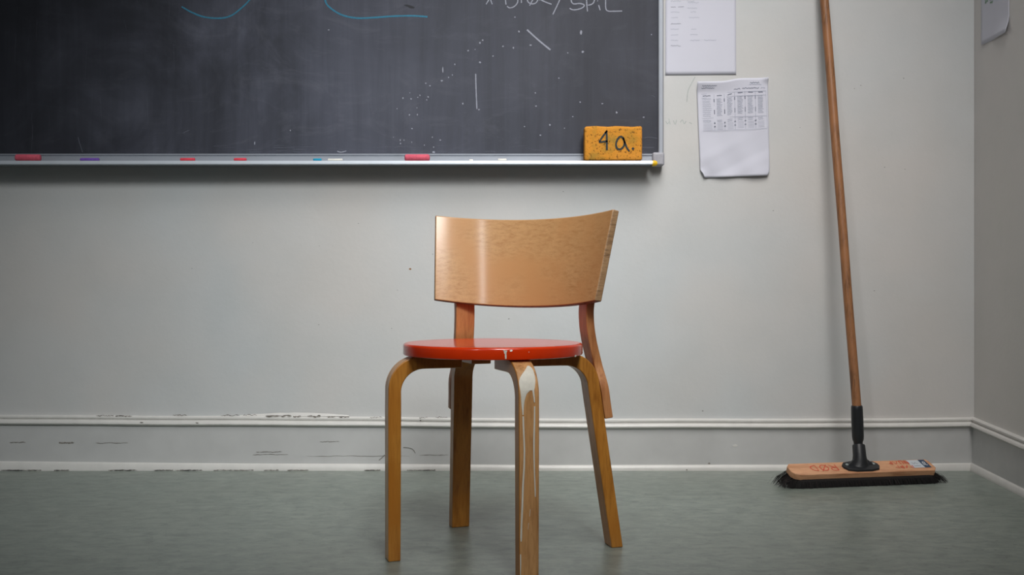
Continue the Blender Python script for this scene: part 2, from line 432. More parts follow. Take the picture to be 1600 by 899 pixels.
# right
bm = bmesh.new()
fall = lambda f: .005-0.085*f
sweep(bm, skirt_sections(cr_back, (P2.x, P2.y), BODY, lambda f: fall(f), n=4), mi=0)
sweep(bm, skirt_sections(cr_back, (P2.x, P2.y), TOP, fall, n=80, rough=0.0002), mi=1)
sweep(bm, skirt_sections(cr_back, (P2.x, P2.y), TOE, lambda f: .006-.03*min(f, .2), n=80, rough=0.0001), mi=1)
obj('baseboard_right', bm, [M_skirt, M_mould], kind='structure')

# ---------------------------------------------------------------- blackboard
BY = 3.016
bb = thing('blackboard', 'large dark grey chalkboard with aluminium frame and chalk scribbles on the wall', 'blackboard', (-1.1, WY, 0.90))
def rel(o, root):          # keep world coordinates for meshes built in place
    o.matrix_parent_inverse = Matrix.Translation(-Vector(root.location)); return o
XR_in, XR_out = (1028.5-800)/F*3.008, (1036.8-800)/F*3.008
ZB = H+(450-241)*3.008/F
ZT = 2.12; XL = -2.75
bm = bmesh.new(); box(bm, XL+.01, XR_in+.004, BY, WY-.002, ZB-.01, ZT)
fbd = facing(BY)
sp5 = [(420,160,1.6,2),(732,163,2.0,4),(740,262,2,2.4),(478,228,2.2,1.3),(392,242,1.2,2.2),(340,234,1.5,1.2),(238,203,1.4,1.4),(225,217,1.6,1.6),
       (165,256,1.8,1.5),(200,250,1,1),(290,283,1.6,1),(225,315,1.8,1.6),(98,325,1.2,1.6),(38,352,1.2,5),(33,407,2,1.6),(67,390,1,1.2),(86,378,1.2,1.2),
       (138,522,1.5,1.5),(220,552,1.5,1.2),(502,468,1.3,1.1),(506,534,1.5,1),(620,394,1.3,1.3),(727,514,1.2,1.2),(838,522,1.6,1.2),(910,566,1.6,1.6),
       (1045,590,1.8,1.3),(690,587,1.3,1),(575,628,1.8,1.6),(448,637,1.2,1.2),(648,645,1,1),(527,680,1.5,1.1),(1085,175,1.2,1.3),(665,267,1,1.2),(400,88,1.2,1.2)]
sp4 = [(525,152,1.4,1),(1012,420,1.2,1),(1033,432,1.2,1.3),(932,468,.8,.9),(938,498,1.6,1.5),(898,494,1.1,1.4),(983,480,1,1.3),(972,490,1,1),(1024,488,1.6,1.6),
       (1017,503,1.2,1),(868,547,1,1),(968,543,1,.9),(930,578,1.3,1.3),(970,577,.9,1.8),(943,647,1.4,1.2),(1045,690,1,1.2),(1085,705,1.6,1.1),(884,705,1,2),
       (903,705,.9,1.3),(942,715,.8,1.2),(1005,730,1,1),(850,690,1,.6),(333,657,1,1.3),(154,720,1.1,3),(1052,766,2.4,1.8),(1052,740,1.2,1),(885,722,1,1.2)]
for (sx, sy, a_, b_) in sp5: blob(bm, 680+sx/3.21, sy/3.21, a_*.85, b_*.85, fbd, 1, irr=.3)
for (sx, sy, a_, b_) in sp4: blob(bm, 350+sx/3.21, sy/3.21, a_*.85, b_*.85, fbd, 1, irr=.3)
for k in range(70):
    x = random.gauss(700, 90); y = 241-abs(random.gauss(0, 75))
    if y > 2 and x < 1024: blob(bm, x, y, random.uniform(.3,.7), random.uniform(.3,.8), fbd, 2)
for k in range(60):     # dust clinging along the foot of the board
    x = random.uniform(330, 1020); y = random.uniform(228, 240); l = random.uniform(4, 26)
    stroke(bm, [(x, y), (x+l, y+random.uniform(-1, 1))], random.uniform(.3, 1.0), fbd, 2, smooth=False)
for k in range(34):     # wiped streaks
    x = random.uniform(20, 1010); y = random.uniform(-20, 200); l = random.uniform(10, 60)
    stroke(bm, [(x, y), (x+random.uniform(-4, 4), y+l)], random.uniform(.3, .8), fbd, 2, smooth=False, taper=True)
stroke(bm, [(1005,216),(1015,215),(1027,217)], 1.1, fbd, 2)
stroke(bm, [(122,215),(125,226),(129,238)], 1.3, fbd, 2)
stroke(bm, [(286,209),(291,206),(296,204)], 1.2, fbd, 2)
stroke(bm, [(527,237),(533,238.5),(541,236.5)], 1.5, fbd, 1)
stroke(bm, [(1016,150),(1021,150.5),(1024,154)], 1.1, fbd, 2)
blob(bm, 640, 10.5, 8, 2.0, fbd, 3, rot=.3)
M_smear = plain('dark_smear', srgb(40,42,48), 0.7)
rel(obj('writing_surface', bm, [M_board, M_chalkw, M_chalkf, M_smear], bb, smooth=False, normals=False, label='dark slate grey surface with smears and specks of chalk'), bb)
# blue chalk curves
bm = bmesh.new()
stroke(bm, [(284,11),(300,20),(320,27.3),(345,29),(362,24.5),(378,12.5),(391,-1),(399,-16),(400,-40),(380,-60)], 2.5, fbd)
rel(obj('chalk_line', bm, M_chalkb, bb, normals=False, label='round curved blue chalk line'), bb)
bm = bmesh.new()
stroke(bm, [(512,-50),(507,-22),(508,0),(514,11),(530,22),(545,27),(562,29),(585,28),(612,26),(640,25.3),(655,25.8),(668,26.8)], 2.6, fbd)
rel(obj('chalk_line', bm, M_chalkb, bb, normals=False, label='hooked blue chalk line with a flat tail'), bb)
# white chalk writing
bm = bmesh.new()
q = lambda *a: [(740+x/6.4, y/6.4) for x, y in a]
WW = 1.7
for s in (q((125,46),(148,8),(160,-18),(190,-70)), q((186,46),(172,8),(160,-18),(132,-70)),
          q((310,-130),(314,-40),(318,0),(324,50)), q((310,-130),(380,-120),(400,-80),(370,-45),(330,-35)), q((330,-35),(400,-32),(440,0),(434,38),(400,72),(360,82),(334,66)),
          q((476,-140),(477,-40),(478,32)),
          q((590,-60),(552,-40),(538,-8),(546,24),(580,42),(620,34),(640,4),(634,-30),(608,-56),(590,-60)), q((640,-80),(598,-10),(560,60)),
          q((650,-140),(656,-40),(660,6)), q((760,-90),(700,-30),(664,-6),(720,24),(780,46)),
          q((905,-100),(862,0),(830,70),(792,148)),
          q((1090,-60),(1030,-66),(985,-40),(976,10),(1000,42),(1060,38),(1104,52),(1092,78),(1040,98),(990,101),(960,86)),
          q((1118,-60),(1128,0),(1133,60),(1139,118)), q((1105,-62),(1170,-70),(1206,-30),(1204,20),(1180,46),(1142,56)),
          q((1250,54),(1258,80),(1266,106)), q((1238,10),(1242,16)),
          q((1316,-120),(1320,-20),(1322,86),(1346,114),(1400,116),(1486,114))):
    stroke(bm, s, WW, fbd)
stroke(bm, [(823.5,47),(836,58.5),(847,68),(860,78.5)], 2.4, fbd)
stroke(bm, [(743.3,116),(743.8,138),(745.2,171)], 1.7, fbd)
rel(obj('chalk_writing', bm, M_chalkw, bb, normals=False, label='white chalk handwriting and strokes'), bb)
# frame
bm = bmesh.new(); box(bm, XR_in, XR_out, 3.006, WY-.001, ZB-.012, ZT+.012)
rel(obj('frame_side', bm, M_alu, bb, bevel=.003), bb)
bm = bmesh.new(); box(bm, XL, XR_in, 3.006, WY-.001, ZT, ZT+.016)
rel(obj('frame_top', bm, M_alu, bb, bevel=.003), bb)
bm = bmesh.new(); prof = [(WY-3.007,ZB),(WY-3.004,ZB-.001),(WY-3.004,ZB-.004),(WY-3.0075,ZB-.006),(WY-3.0075,ZB-.009),(WY-3.004,ZB-.011),(WY-3.004,.9065),(.001,.9065),(.001,ZB)]
extrude_profile(bm, prof, (XL, WY), (XR_in, WY))
rel(obj('frame_bottom', bm, M_alu, bb, label='brushed aluminium bottom rail'), bb)
# tray: shelf with a bright nosing
TZ = .9070; TF = 2.955
tx1 = (1020-800)/F*TF
bm = bmesh.new()
extrude_profile(bm, [(.001,TZ),(WY-TF-.004,TZ),(WY-TF-.004,TZ-.006),(.001,TZ-.006)], (XL, WY), (tx1, WY))
tr = rel(obj('chalk_tray', bm, M_alu, bb), bb)
bm = bmesh.new()
prof = [(WY-TF-.006,TZ+.0005),(WY-TF-.001,TZ+.0007),(WY-TF,TZ-.001),(WY-TF,TZ-.009),(WY-TF-.0015,TZ-.0105),(WY-TF-.006,TZ-.0105)]
extrude_profile(bm, prof, (XL, WY), (tx1, WY))
nz = obj('nosing', bm, M_alu_lip, tr, label='bright front lip of the tray')
# corner and plug
bm = bmesh.new(); box(bm, (1020-800)/F*2.99, XR_out+.001, 2.992, WY-.001, .8985, ZB+.003)
rel(obj('corner_cap', bm, M_cap, bb, bevel=.006, segs=4), bb)
bm = bmesh.new()
tube(bm, [(tx1-.001, TF+.008, .9010), (tx1+.007, TF+.008, .9008), (tx1+.011, TF+.009, .9005), (tx1+.0135, TF+.010, .9003)], [.0082, .0088, .0072, .0035], 20)
rel(obj('end_plug', bm, M_yel, bb, label='yellow plastic plug at the tray end'), bb)

# ---------------------------------------------------------------- chalks
def chalk(x0, x1, dia, mat, label, group=None, worn=0.3, Y=2.966, yaw=0.0):
    X0 = (x0-800)/F*(Y-dia/2); X1 = (x1-800)/F*(Y-dia/2); L = X1-X0; r = dia/2
    pts = [(-L/2,0,0),(-L/2+r*.18,0,0),(-L/2+r*.5,0,0),(0,0,0),(L/2-r*.5,0,0),(L/2-r*.18,0,0),(L/2,0,0)]
    rd = [r*.62, r*.9, r, r, r, r*.88, r*(.6-worn*.3)]
    bm = bmesh.new(); tube(bm, pts, rd, 20)
    for v in bm.verts: v.co += Vector([random.uniform(-1,1)*r*.035 for _ in range(3)]); v.co.z = max(v.co.z, -r)
    o = obj('chalk', bm, mat, label=label, cat='chalk', group=group)
    o.location = ((X0+X1)/2, Y, TZ+r+.0002); o.rotation_euler = (0, 0, yaw); return o
GJ, GC = 'jumbo pink chalks on the tray', 'chalk pieces on the tray'
chalk(22, 61, .0205, M_pink, 'thick pink chalk at far left end of the visible tray', GJ, yaw=.02)
chalk(632, 671, .0205, M_pink, 'thick pink chalk on tray above the chair, nearer the sponge', GJ)
chalk(124.5, 154, .0098, M_purple, 'purple chalk stick lying on the tray', GC)
chalk(281, 304, .0098, M_red, 'small bright red chalk, left one of the two red pieces', GC)
chalk(365, 384.5, .0098, M_red, 'small red chalk, right one of the two red pieces', GC)
chalk(489, 502, .0085, M_cyan, 'short cyan blue chalk stub on the tray', GC)
chalk(512, 535, .0078, M_white, 'white chalk piece just right of the blue stub', GC)
chalk(778, 791.5, .0078, M_white, 'white chalk stub between thick pink chalk and sponge', GC)
chalk(733, 739, .0058, M_white, 'tiny white chalk crumb right of the thick pink chalk', GC)

# ---------------------------------------------------------------- sponge
sx0, sx1 = (913.3-800)/F*2.952, (1003.6-800)/F*2.952
sw = sx1-sx0; sh = .1000; sd = .048
spg = thing('sponge', 'orange yellow board sponge marked 4 a. standing on the chalk tray', 'sponge', ((sx0+sx1)/2, 2.952+sd/2, TZ+.0007))
bm = bmesh.new(); box(bm, -sw/2, sw/2, -sd/2, sd/2, 0, sh)
bmesh.ops.bevel(bm, geom=bm.edges[:], offset=.006, segments=3, affect='EDGES', profile=.5)
bmesh.ops.subdivide_edges(bm, edges=[e for e in bm.edges if e.calc_length() > .02], cuts=14, use_grid_fill=True)
for v in bm.verts:
    if v.co.z > .004: v.co += v.co.normalized()*random.uniform(-.0006, .0006)
    if v.co.z > sh-.008: v.co.z += .0011*math.sin(v.co.x*90)-.0006
obj('sponge_body', bm, M_sponge, spg)
bm = bmesh.new()
fs = lambda x, y, l: Vector(((x-800)/F*2.952-(sx0+sx1)/2, -sd/2-l, H+(450-y)*2.952/F-TZ))
q = lambda *a: [(890+x/8.17, 170+y/8.17) for x, y in a]
for s in (q((478,285),(455,320),(420,365),(378,430)), q((372,432),(410,432),(445,425),(488,424)), q((472,285),(474,360),(474,450),(476,535)), q((452,320),(468,300),(484,292))):
    stroke(bm, s, 2.9, fs, smooth=False, jit=.25, lift=.0013)
for s in (q((690,400),(672,370),(640,366),(608,405),(592,460),(604,508),(640,526),(680,500),(700,450),(690,395)), q((684,375),(705,440),(730,505),(764,552))):
    stroke(bm, s, 2.8, fs, jit=.25, lift=.0014)
blob(bm, 890+808/8.17, 170+516/8.17, 2.4, 2.0, fs, lift=.0011)
obj('lettering', bm, M_ink, spg, normals=False, label='black marker characters')

# ---------------------------------------------------------------- papers
def sheet(name, label, corners, Y, curl, n=26, lift=.002, group='notices on the walls', top=None, base=None):
    """corners TL,TR,BR,BL in photo positions on the wall plane"""
    TL, TR, BR, BL = [Vector(c) for c in corners]
    root = thing(name, label, 'paper', tuple(px(*( (TL+TR+BR+BL)/4), WY)), group=group)
    def P(u, v, l=0.0):
        a = TL.lerp(TR, u); b = BL.lerp(BR, u)
        if top: a = a+Vector((0, top(u)))
        p = a.lerp(b, v)+Vector(((max(0, .06-u)/.06)*(max(0, v-.93)/.07)*(4 if top else 0)-(max(0, u-.95)/.05)*(max(0, v-.95)/.05)*3*(1 if top else 0), -(max(0, .08-u)/.08)**2*(max(0, v-.9)/.1)*(6 if top else 0))); return px(p.x, p.y, Y)+Vector((0, -(lift+curl(u, v)+l), 0))
    bm = bmesh.new()
    g = [[bm.verts.new(P(i/n, j/n)) for i in range(n+1)] for j in range(n+1)]
    for j in range(n):
        for i in range(n): bm.faces.new((g[j][i], g[j+1][i], g[j+1][i+1], g[j][i+1]))
    o = obj('sheet', bm, M_paper, root, normals=False); o.matrix_parent_inverse = Matrix.Translation(-root.location)
    mo = o.modifiers.new('solid', 'SOLIDIFY'); mo.thickness = .00025; mo.offset = 0
    return root, P
def uvplace(P): return lambda u, v, l: P(u, v, l)
def scribble(bm, P, u0, u1, v, hgt, w, mi=0, gap=.0):
    """unreadable line of small print"""
    place = uvplace(P); u = u0; pts = []
    while u < u1:
        if gap and random.random() < gap and len(pts) > 2:
            stroke(bm, pts, w, place, mi, smooth=False, lift=.0006); pts = []; u += .014
        pts.append((u, v+random.uniform(-hgt, hgt))); u += random.uniform(.004, .009)
    if len(pts) > 2: stroke(bm, pts, w, place, mi, smooth=False, lift=.0006)
# upper notice, tucked beside the frame
r1, P = sheet('paper_notice', 'white typed list on the wall beside the blackboard frame, above the timetable sheet',
              [(1040,-40),(1149.5,-40),(1150,117),(1039.5,118)], WY, lambda u, v: .0008+.0022*max(0, u-.8)*v, lift=.001)
bm = bmesh.new()
def u1(zx): return ((1030+zx/6.915)-1040)/110
def v1(zy): return ((zy/6.915)+40)/158
for zy, segs, mi in ((18,((125,235),(300,385)),1),(35,((310,430),),1),(82,((125,180),(205,270)),0),(95,((300,410),),1),(137,((125,220),(340,400)),1),(197,((130,205),(320,435)),1),
                     (264,((125,235),),0),(322,((125,215),(345,405)),1),(383,((128,205),(335,420)),1),(443,((128,210),(335,440),(485,620)),1),(500,((125,235),),0),
                     (-60,((125,300),),0),(-110,((125,235),(300,420)),1),(-170,((125,260),(300,500)),1)):
    for a_, b_ in segs:
        scribble(bm, P, u1(a_), u1(b_), v1(zy), .0052, .0042, mi)
o = obj('print', bm, [M_print, M_printl], r1, normals=False); o.matrix_parent_inverse = Matrix.Translation(-r1.location)
# crumpled timetable
def curl2(u, v):
    c = .0025+.0014*math.sin(u*5+v*3)+.0016*math.sin(v*17+u*6)*v*v+.0020*math.sin(u*13-v*9)*v*v+.0012*abs(math.sin(u*7+v*21))*v*v
    c += .016*max(0, .75-u)*max(0, .11-v)/.11*(1 if u < .75 else 0)
    c += .010*max(0, u-.6)*max(0, v-.9)/.1*.5 + .007*max(0, .12-u)/.12*max(0, v-.9)/.1
    c += .010*max(0, u-.9)/.1*max(0, .06-v)/.06
    c += .003*max(0, v-.6)/.4
    return c
top2 = lambda u: (6.0*(1/(1+math.exp((u-.48)*16)))-6*(1-u))*1.0
r2, P2f = sheet('timetable_sheet', 'crumpled white printed timetable hanging on the wall, lower sheet beside the blackboard',
              [(1088,129.5),(1199.5,122.5),(1201.5,275.5),(1094,279)], WY, curl2, lift=.002, n=44, top=top2)
bm = bmesh.new(); place = uvplace(P2f)
def u2(zx): return ((1080+zx/8.99)-1089)/111.5
def v2(zy): return ((110+zy/8.99)-125.5)/152
for a_, b_, zy, mi in ((150,360,200,0),(140,325,232,0),(830,965,203,0),(820,990,228,1),(600,690,282,0),(715,960,280,0),(980,1040,278,1)):
    scribble(bm, P2f, u2(a_), u2(b_), v2(zy), .006, .006, mi)
cols = [150, 350, 498, 645, 792, 935]; seps = [315, 460, 607, 754, 900]
for zy in (315, 372, 662):
    stroke(bm, [(u2(140), v2(zy)), (u2(600), v2(zy+3)), (u2(1050), v2(zy+6))], .004, place, 1, smooth=False, lift=.0006)
stroke(bm, [(u2(140), v2(840)), (u2(1060), v2(846))], .003, place, 1, smooth=False, lift=.0006)
for sxx in seps:
    for y0, y1 in ((385, 430), (540, 605)): stroke(bm, [(u2(sxx), v2(y0)), (u2(sxx), v2(y1))], .012, place, 0, smooth=False, lift=.0006)
    stroke(bm, [(u2(sxx), v2(320)), (u2(sxx), v2(840))], .0045, place, 1, smooth=False, lift=.0006)
    for yy in (730, 780): blob(bm, u2(sxx), v2(yy), .012, .010, place, 0)
for k, cx in enumerate(cols):
    wd = 130 if k == 0 else 85
    scribble(bm, P2f, u2(cx+8), u2(cx+wd-8), v2(338), .004, .008, 0)
    zy = 385
    while zy < 635:
        scribble(bm, P2f, u2(cx), u2(cx+wd-random.uniform(0, 25)), v2(zy), .003, .0055, 1); zy += 17 if k else 27
    for zy in (690, 712): scribble(bm, P2f, u2(cx), u2(cx+wd-12), v2(zy), .003, .006, 1)
    for zy in (740, 760, 782, 802, 822): 
        stroke(bm, [(u2(cx), v2(zy)), (u2(cx+wd), v2(zy+1))], .003, place, 1, smooth=False, lift=.0006)
stroke(bm, [(u2(1050), v2(320)), (u2(1058), v2(845))], .003, place, 1, smooth=False, lift=.0006)
o = obj('print', bm, [M_print, M_printl], r2, normals=False, label='faint printed grid'); o.matrix_parent_inverse = Matrix.Translation(-r2.location)
# sheet on the right-hand wall
n_r = Vector((-RD.y, RD.x))
def wallpt(t, z, off=0.0):
    p = CR-RD*t+n_r*off; return Vector((p.x, p.y, z))
def tr_(x):       # distance along the right-hand wall from the corner seen at photo column x
    k = (x-800)/F; return (k*CR.y-CR.x)/(k*RD.y-RD.x)
ta, tb = tr_(1535), tr_(1577.5); zb = 1.246
def curl3(u, v): return .001+.011*max(0, v-.88)/.12*max(0, u-.35)/.65+.006*max(0, .4-u)*v
r3 = thing('paper_notice', 'blank-bottomed white sheet with green marks on the right-hand wall near the corner', 'paper', tuple(wallpt((ta+tb)/2, zb+.15)), group='notices on the walls')
def P3(u, v, l=0.0):
    t = ta+(tb-ta)*u-.006*(1-v)*(1-u); z = zb+.30*(1-v)-.012*u*v-.001*v
    return wallpt(t, z, curl3(u, v)+l)
bm = bmesh.new(); n = 20
g = [[bm.verts.new(P3(i/n, j/n)) for i in range(n+1)] for j in range(n+1)]
for j in range(n):
    for i in range(n): bm.faces.new((g[j][i], g[j+1][i], g[j+1][i+1], g[j][i+1]))
o = obj('sheet', bm, M_paper, r3, normals=False); o.matrix_parent_inverse = Matrix.Translation(-r3.location)
mo = o.modifiers.new('solid', 'SOLIDIFY'); mo.thickness = .00025; mo.offset = 0
bm = bmesh.new()
for u, v in ((.14,.50),(.14,.53),(.15,.56),(.34,.50),(.34,.53),(.32,.56),(.33,.595),(.68,.50),(.66,.52),(.2,.40),(.5,.40),(.7,.3),(.3,.3),(.3,.2)):
    scribble(bm, P3, u, u+.10, v+.05, .012, .012)
o = obj('print', bm, M_green, r3, normals=False, label='green handwriting'); o.matrix_parent_inverse = Matrix.Translation(-r3.location)

# ---------------------------------------------------------------- chair
chair = thing('chair', 'wooden school chair with round red seat and curved plywood back', 'chair', (-.039, 2.10, 0), (0, 0, -math.radians(26)))
SZ0, SZ1, SR = .4050, .4285, .1835
# seat
bm = bmesh.new(); rr = .0055
prof = [(0, SZ0), (SR*.5, SZ0), (SR-.003, SZ0), (SR-.0008, SZ0+.0008), (SR, SZ0+.003)]
prof += [(SR, SZ1-rr)]+[(SR-rr+rr*math.cos(a), SZ1-rr+rr*math.sin(a)) for a in [math.radians(d) for d in (15,30,45,60,75,90)]]
prof += [(SR*.6, SZ1), (0, SZ1)]
lathe(bm, prof, 128)
seat = obj('seat', bm, M_seat, chair, label='round red painted seat')
# chips and splashes on the seat rim: in chair space, angle of the viewer-facing rim
def rimpt(a, z, l): return Vector(((SR+l)*math.cos(a), (SR+l)*math.sin(a), z))
def seatpl(x, y, l):          # x = photo column on the front rim, y = height on the rim in px from its top
    # front rim angle for column x
    k = (x-800)/F; best = None
    lo, hi = math.radians(180), math.radians(360)
    for i in range(361):
        aw = lo+(hi-lo)*i/360; X = -.039+SR*math.cos(aw); Y = 2.10+SR*math.sin(aw)
        e = abs(X/Y-k)
        if best is None or e < best[0]: best = (e, aw)
    a = best[1]+math.radians(26)
    if y < 0: return Vector(((SR-.006+y*.007)*math.cos(a), (SR-.006+y*.007)*math.sin(a), SZ1+l))
    return rimpt(a, SZ1-.004-y*.0012, l)
bm = bmesh.new()
blob(bm, 790, 3.5, 2.2, 3.0, seatpl, n=12, irr=.3); stroke(bm, [(789.5,4),(790,9),(790.5,14)], 2.2, seatpl, jit=.3)
blob(bm, 799, 1.2, 2.2, 1.4, seatpl, n=10, irr=.35); blob(bm, 787.5, 1.2, 1.3, 1.0, seatpl); blob(bm, 804, -.6, 1.2, .25, seatpl)
stroke(bm, [(862,-1.3),(868,-.9),(872,-.5)], .35, seatpl, smooth=False); blob(bm, 826, 4, .5, 1.6, seatpl, n=8); blob(bm, 899, 15, 1.6, 1.6, seatpl, n=8)
stroke(bm, [(845,-1.7),(856,-1.5),(864,-1.3)], .18, seatpl, smooth=False)
obj('paint_splash', bm, M_drip, seat, normals=False, label='white paint splashes')

def rect_ring(c, wd, td, w_, t_):
    return [c+wd*w_/2+td*t_/2, c-wd*w_/2+td*t_/2, c-wd*w_/2-td*t_/2, c+wd*w_/2-td*t_/2]
LZ = SZ0-.0125-.0003
def leg_path(top, foot, rin=.070, R=.056):
    """centre line: under the seat outwards, a bend, down to the foot"""
    top = Vector(top); foot = Vector(foot)
    rad = top.normalized(); K = Vector((top.x, top.y, LZ)); Fp = Vector((foot.x, foot.y, 0))
    # knee: corner of the two straight lines
    d1 = Vector((rad.x, rad.y, 0)); d2 = (Fp-K).normalized()
    ang = math.acos(max(-1, min(1, d1.dot(d2)))); tl = R*math.tan(ang/2)
    A = K-d1*tl; B = K+d2*tl
    n1 = (d2-d1*d2.dot(d1)).normalized(); cen = A+n1*R
    pts = [Vector((rad.x*rin, rad.y*rin, LZ))]
    for k in range(1, 5): pts.append(pts[0].lerp(A, k/5))
    dirs = [d1]*5
    for k in range(15):
        a = ang*k/14; pts.append(cen+(-n1*math.cos(a)+d1*math.sin(a))*R); dirs.append(d1*math.cos(a)+n1*math.sin(a))
    for k in range(1, 11): pts.append(B.lerp(Fp, k/10)); dirs.append(d2)
    return pts, dirs, rad, (B, Fp, d2)
def make_leg(top, foot, mat, label=None, w_=.040, t_=.0262):
    pts, dirs, rad, info = leg_path(top, foot)
    wd = Vector((-rad.y, rad.x, 0)); rings = []
    for i, (p, d) in enumerate(zip(pts, dirs)):
        td = d.cross(wd).normalized()
        th = .0250 if i < 5 else (.0250+.0030*math.sin(math.pi*min(1, (i-4)/16)) if i < 20 else t_-.0015*(i-20)/10)
        r = rect_ring(p, wd, td, w_*(1 if i < 20 else 1-.05*(i-20)/10), th)
        if i == len(pts)-1:
            r = [v-d*((v.z)/d.z) for v in r]
        rings.append(r)
    bm = bmesh.new(); sweep(bm, rings)
    # laminated side faces darker than the wide faces
    bm.normal_update()
    for f in bm.faces:
        if abs(f.normal.dot(wd)) > .8: f.material_index = 1
    o = obj('leg', bm, [mat, M_leg], chair, bevel=.0022, segs=3, label=label)
    return o, pts, dirs, rad, wd, info
TOPS = [((-.151,-.1416),(-.1515,-.1420)), ((.146,-.147),(.1465,-.1480)), ((.152,.135),(.2050,.1560)), ((-.1458,.135),(-.1705,.165))]
l_left = make_leg(*TOPS[0], M_leg2)
l_front = make_leg(*TOPS[1], M_leg2, label='front leg with long white paint drips')
l_right = make_leg(*TOPS[2], M_leg, w_=.045)
l_back = make_leg(*TOPS[3], M_leg, w_=.043)
# drips on the outer wide face of the front leg
leg, pts, dirs, rad, wd, info = l_front
rad3 = Vector((rad.x, rad.y, 0))
def legface(u, s, l):
    """u across -1..1 (left to right as seen), s photo row; follows the outer face"""
    # outer surface polyline (z, radius)
    outer = []
    for i, (p, d) in enumerate(zip(pts, dirs)):
        td = d.cross(wd).normalized()
        if td.dot(rad3)+td.z < 0: td = -td
        th = .0250 if i < 5 else (.0250+.0030*math.sin(math.pi*min(1, (i-4)/16)) if i < 20 else .0262-.0015*(i-20)/10)
        outer.append(p+td*(th/2+l))
    row = s
    M = Matrix.Rotation(-math.radians(26), 3, 'Z')
    prev = None
    for i in range(5, len(outer)):
        wpt = M @ outer[i]+Vector((-.039, 2.10, 0)); r = 450+(H-wpt.z)*F/wpt.y
        if prev and prev[0] <= row <= r:
            f = (row-prev[0])/max(1e-6, r-prev[0]); c = prev[1].lerp(outer[i], f); break
        prev = (r, outer[i])
    else: c = outer[-1] if row > 600 else outer[6]
    return c+wd*u*.0185*SGN
M = Matrix.Rotation(-math.radians(26), 3, 'Z')
SGN = 1 if (M @ wd).x > 0 else -1
def lf(x, y, l):       # photo columns across the face (812..843)
    return legface((x-827.5)/15.5, y, l)
bm = bmesh.new()
def fill_between(rows, place, lift=.0007):
    """rows of (y, xl, xr)"""
    prev = None
    for (y, a_, b_) in rows:
        cur = [bm.verts.new(place(a_+(b_-a_)*k/4, y, lift*(1.6 if 0 < k < 4 else 1))) for k in range(5)]
        if prev:
            for k in range(4): bm.faces.new((prev[k], prev[k+1], cur[k+1], cur[k]))
        prev = cur
ox = 1.0
fill_between([(572.5,833,836),(576,829.5,839),(580,825.5,840),(585,820,840),(590,815.5,840),(596,812.5,839.5),(600,812,838.7),(606,812.5,837.3),(611,813,836)], lf)
fill_between([(611,813,829),(616,813.3,823.5),(621,813.8,821.2),(627,814,819.5),(634,814.6,818.8),(642,815.4,818.2),(649,816,818)], lf)
fill_between([(611,832.5,836),(616,833.2,836),(622,834,836.5),(630,835,836.8)], lf)
fill_between([(651,816,818.6),(665,816.3,819),(690,817.5,820),(705,818,820.6),(730,817.5,820.2),(760,815.5,818.5),(790,814.5,817.5),(820,813.3,816),(840,812.6,815.6),(846,813,815.2)], lf)
fill_between([(636,835,837.2),(660,834.5,837),(690,833.6,836.5),(715,834,836.3),(745,835,837),(768,836,838),(778,836.5,838)], lf)
fill_between([(866,812.2,814),(880,812.2,814.2),(897,812.3,813.6),(905,812.3,813.2)], lf)
fill_between([(797,828.5,829.3),(808,827.5,828.3)], lf); fill_between([(818,826,826.7),(828,825,825.5)], lf)
o = obj('paint_drip', bm, M_drip, leg, normals=False, label='white paint drips')
# back posts, bent outside the rear legs up to the backrest
def make_post(linfo, mat):
    leg, pts, dirs, rad, wd, (B, Fp, d2) = linfo
    r3 = Vector((rad.x, rad.y, 0)); d45 = Vector((math.copysign(.7071, rad.x), .7071, 0))
    def legc(z): return B+(Fp-B)*((B.z-z)/(B.z))
    ctrl = []
    off = .0132+.0092
    for z in (.268, .30, .335): c = legc(z)+r3*off; ctrl.append(c)
    for z, r in ((.375,.2275),(.405,.2195),(.435,.2125),(.469,.2080),(.505,.2085),(.55,.2200),(.60,.2335),(.655,.248)):
        ctrl.append(Vector((d45.x*r, d45.y*r, z)))
    path = smooth_poly(ctrl, 5); rings = []; w3 = Vector((-d45.y, d45.x, 0))
    for i, p in enumerate(path):
        t = (path[min(i+1, len(path)-1)]-path[max(i-1, 0)]).normalized()
        td = t.cross(w3).normalized(); rings.append(rect_ring(p, w3, td, .043, .018))
    bm = bmesh.new(); sweep(bm, rings)
    return obj('back_post', bm, mat, chair, bevel=.002, segs=3)
make_post(l_right, M_post); make_post(l_back, M_post)
# backrest: sheet of thick plywood bent and leaning back
def back_pt(u, v, off):
    """u -1..1 across, v 0..1 up, off thickness inwards from the outer face"""
    Sh = .199+(.2217-.199)*v; sag = .064+.0005*v; R = (Sh*Sh+sag*sag)/(2*sag); mid = .165+(.2095-.165)*v
    phi = math.asin(Sh/R)*u; r = R-off
    z0 = .4965+.0155*u*u; z1 = .6895+.0120*u*u
    x = r*math.sin(phi); y = mid-R+r*math.cos(phi)
    lean = .0445/.19
    z = z0+(z1-z0)*v+off*math.cos(phi)*lean*.9
    return Vector((x, y, z))
bm = bmesh.new(); NU, NV = 48, 12; TH = .0165
G = {}
for s_, off in ((0, 0.0), (1, TH)):
    for i in range(NU+1):
        for j in range(NV+1):
            u, v = -1+2*i/NU, j/NV
            G[s_, i, j] = bm.verts.new(back_pt(u, v, off))
for i in range(NU):
    for j in range(NV):
        bm.faces.new((G[0,i,j], G[0,i,j+1], G[0,i+1,j+1], G[0,i+1,j]))
        bm.faces.new((G[1,i,j], G[1,i+1,j], G[1,i+1,j+1], G[1,i,j+1]))
    bm.faces.new((G[0,i,0], G[0,i+1,0], G[1,i+1,0], G[1,i,0])).material_index = 2
    bm.faces.new((G[0,i,NV], G[1,i,NV], G[1,i+1,NV], G[0,i+1,NV]))
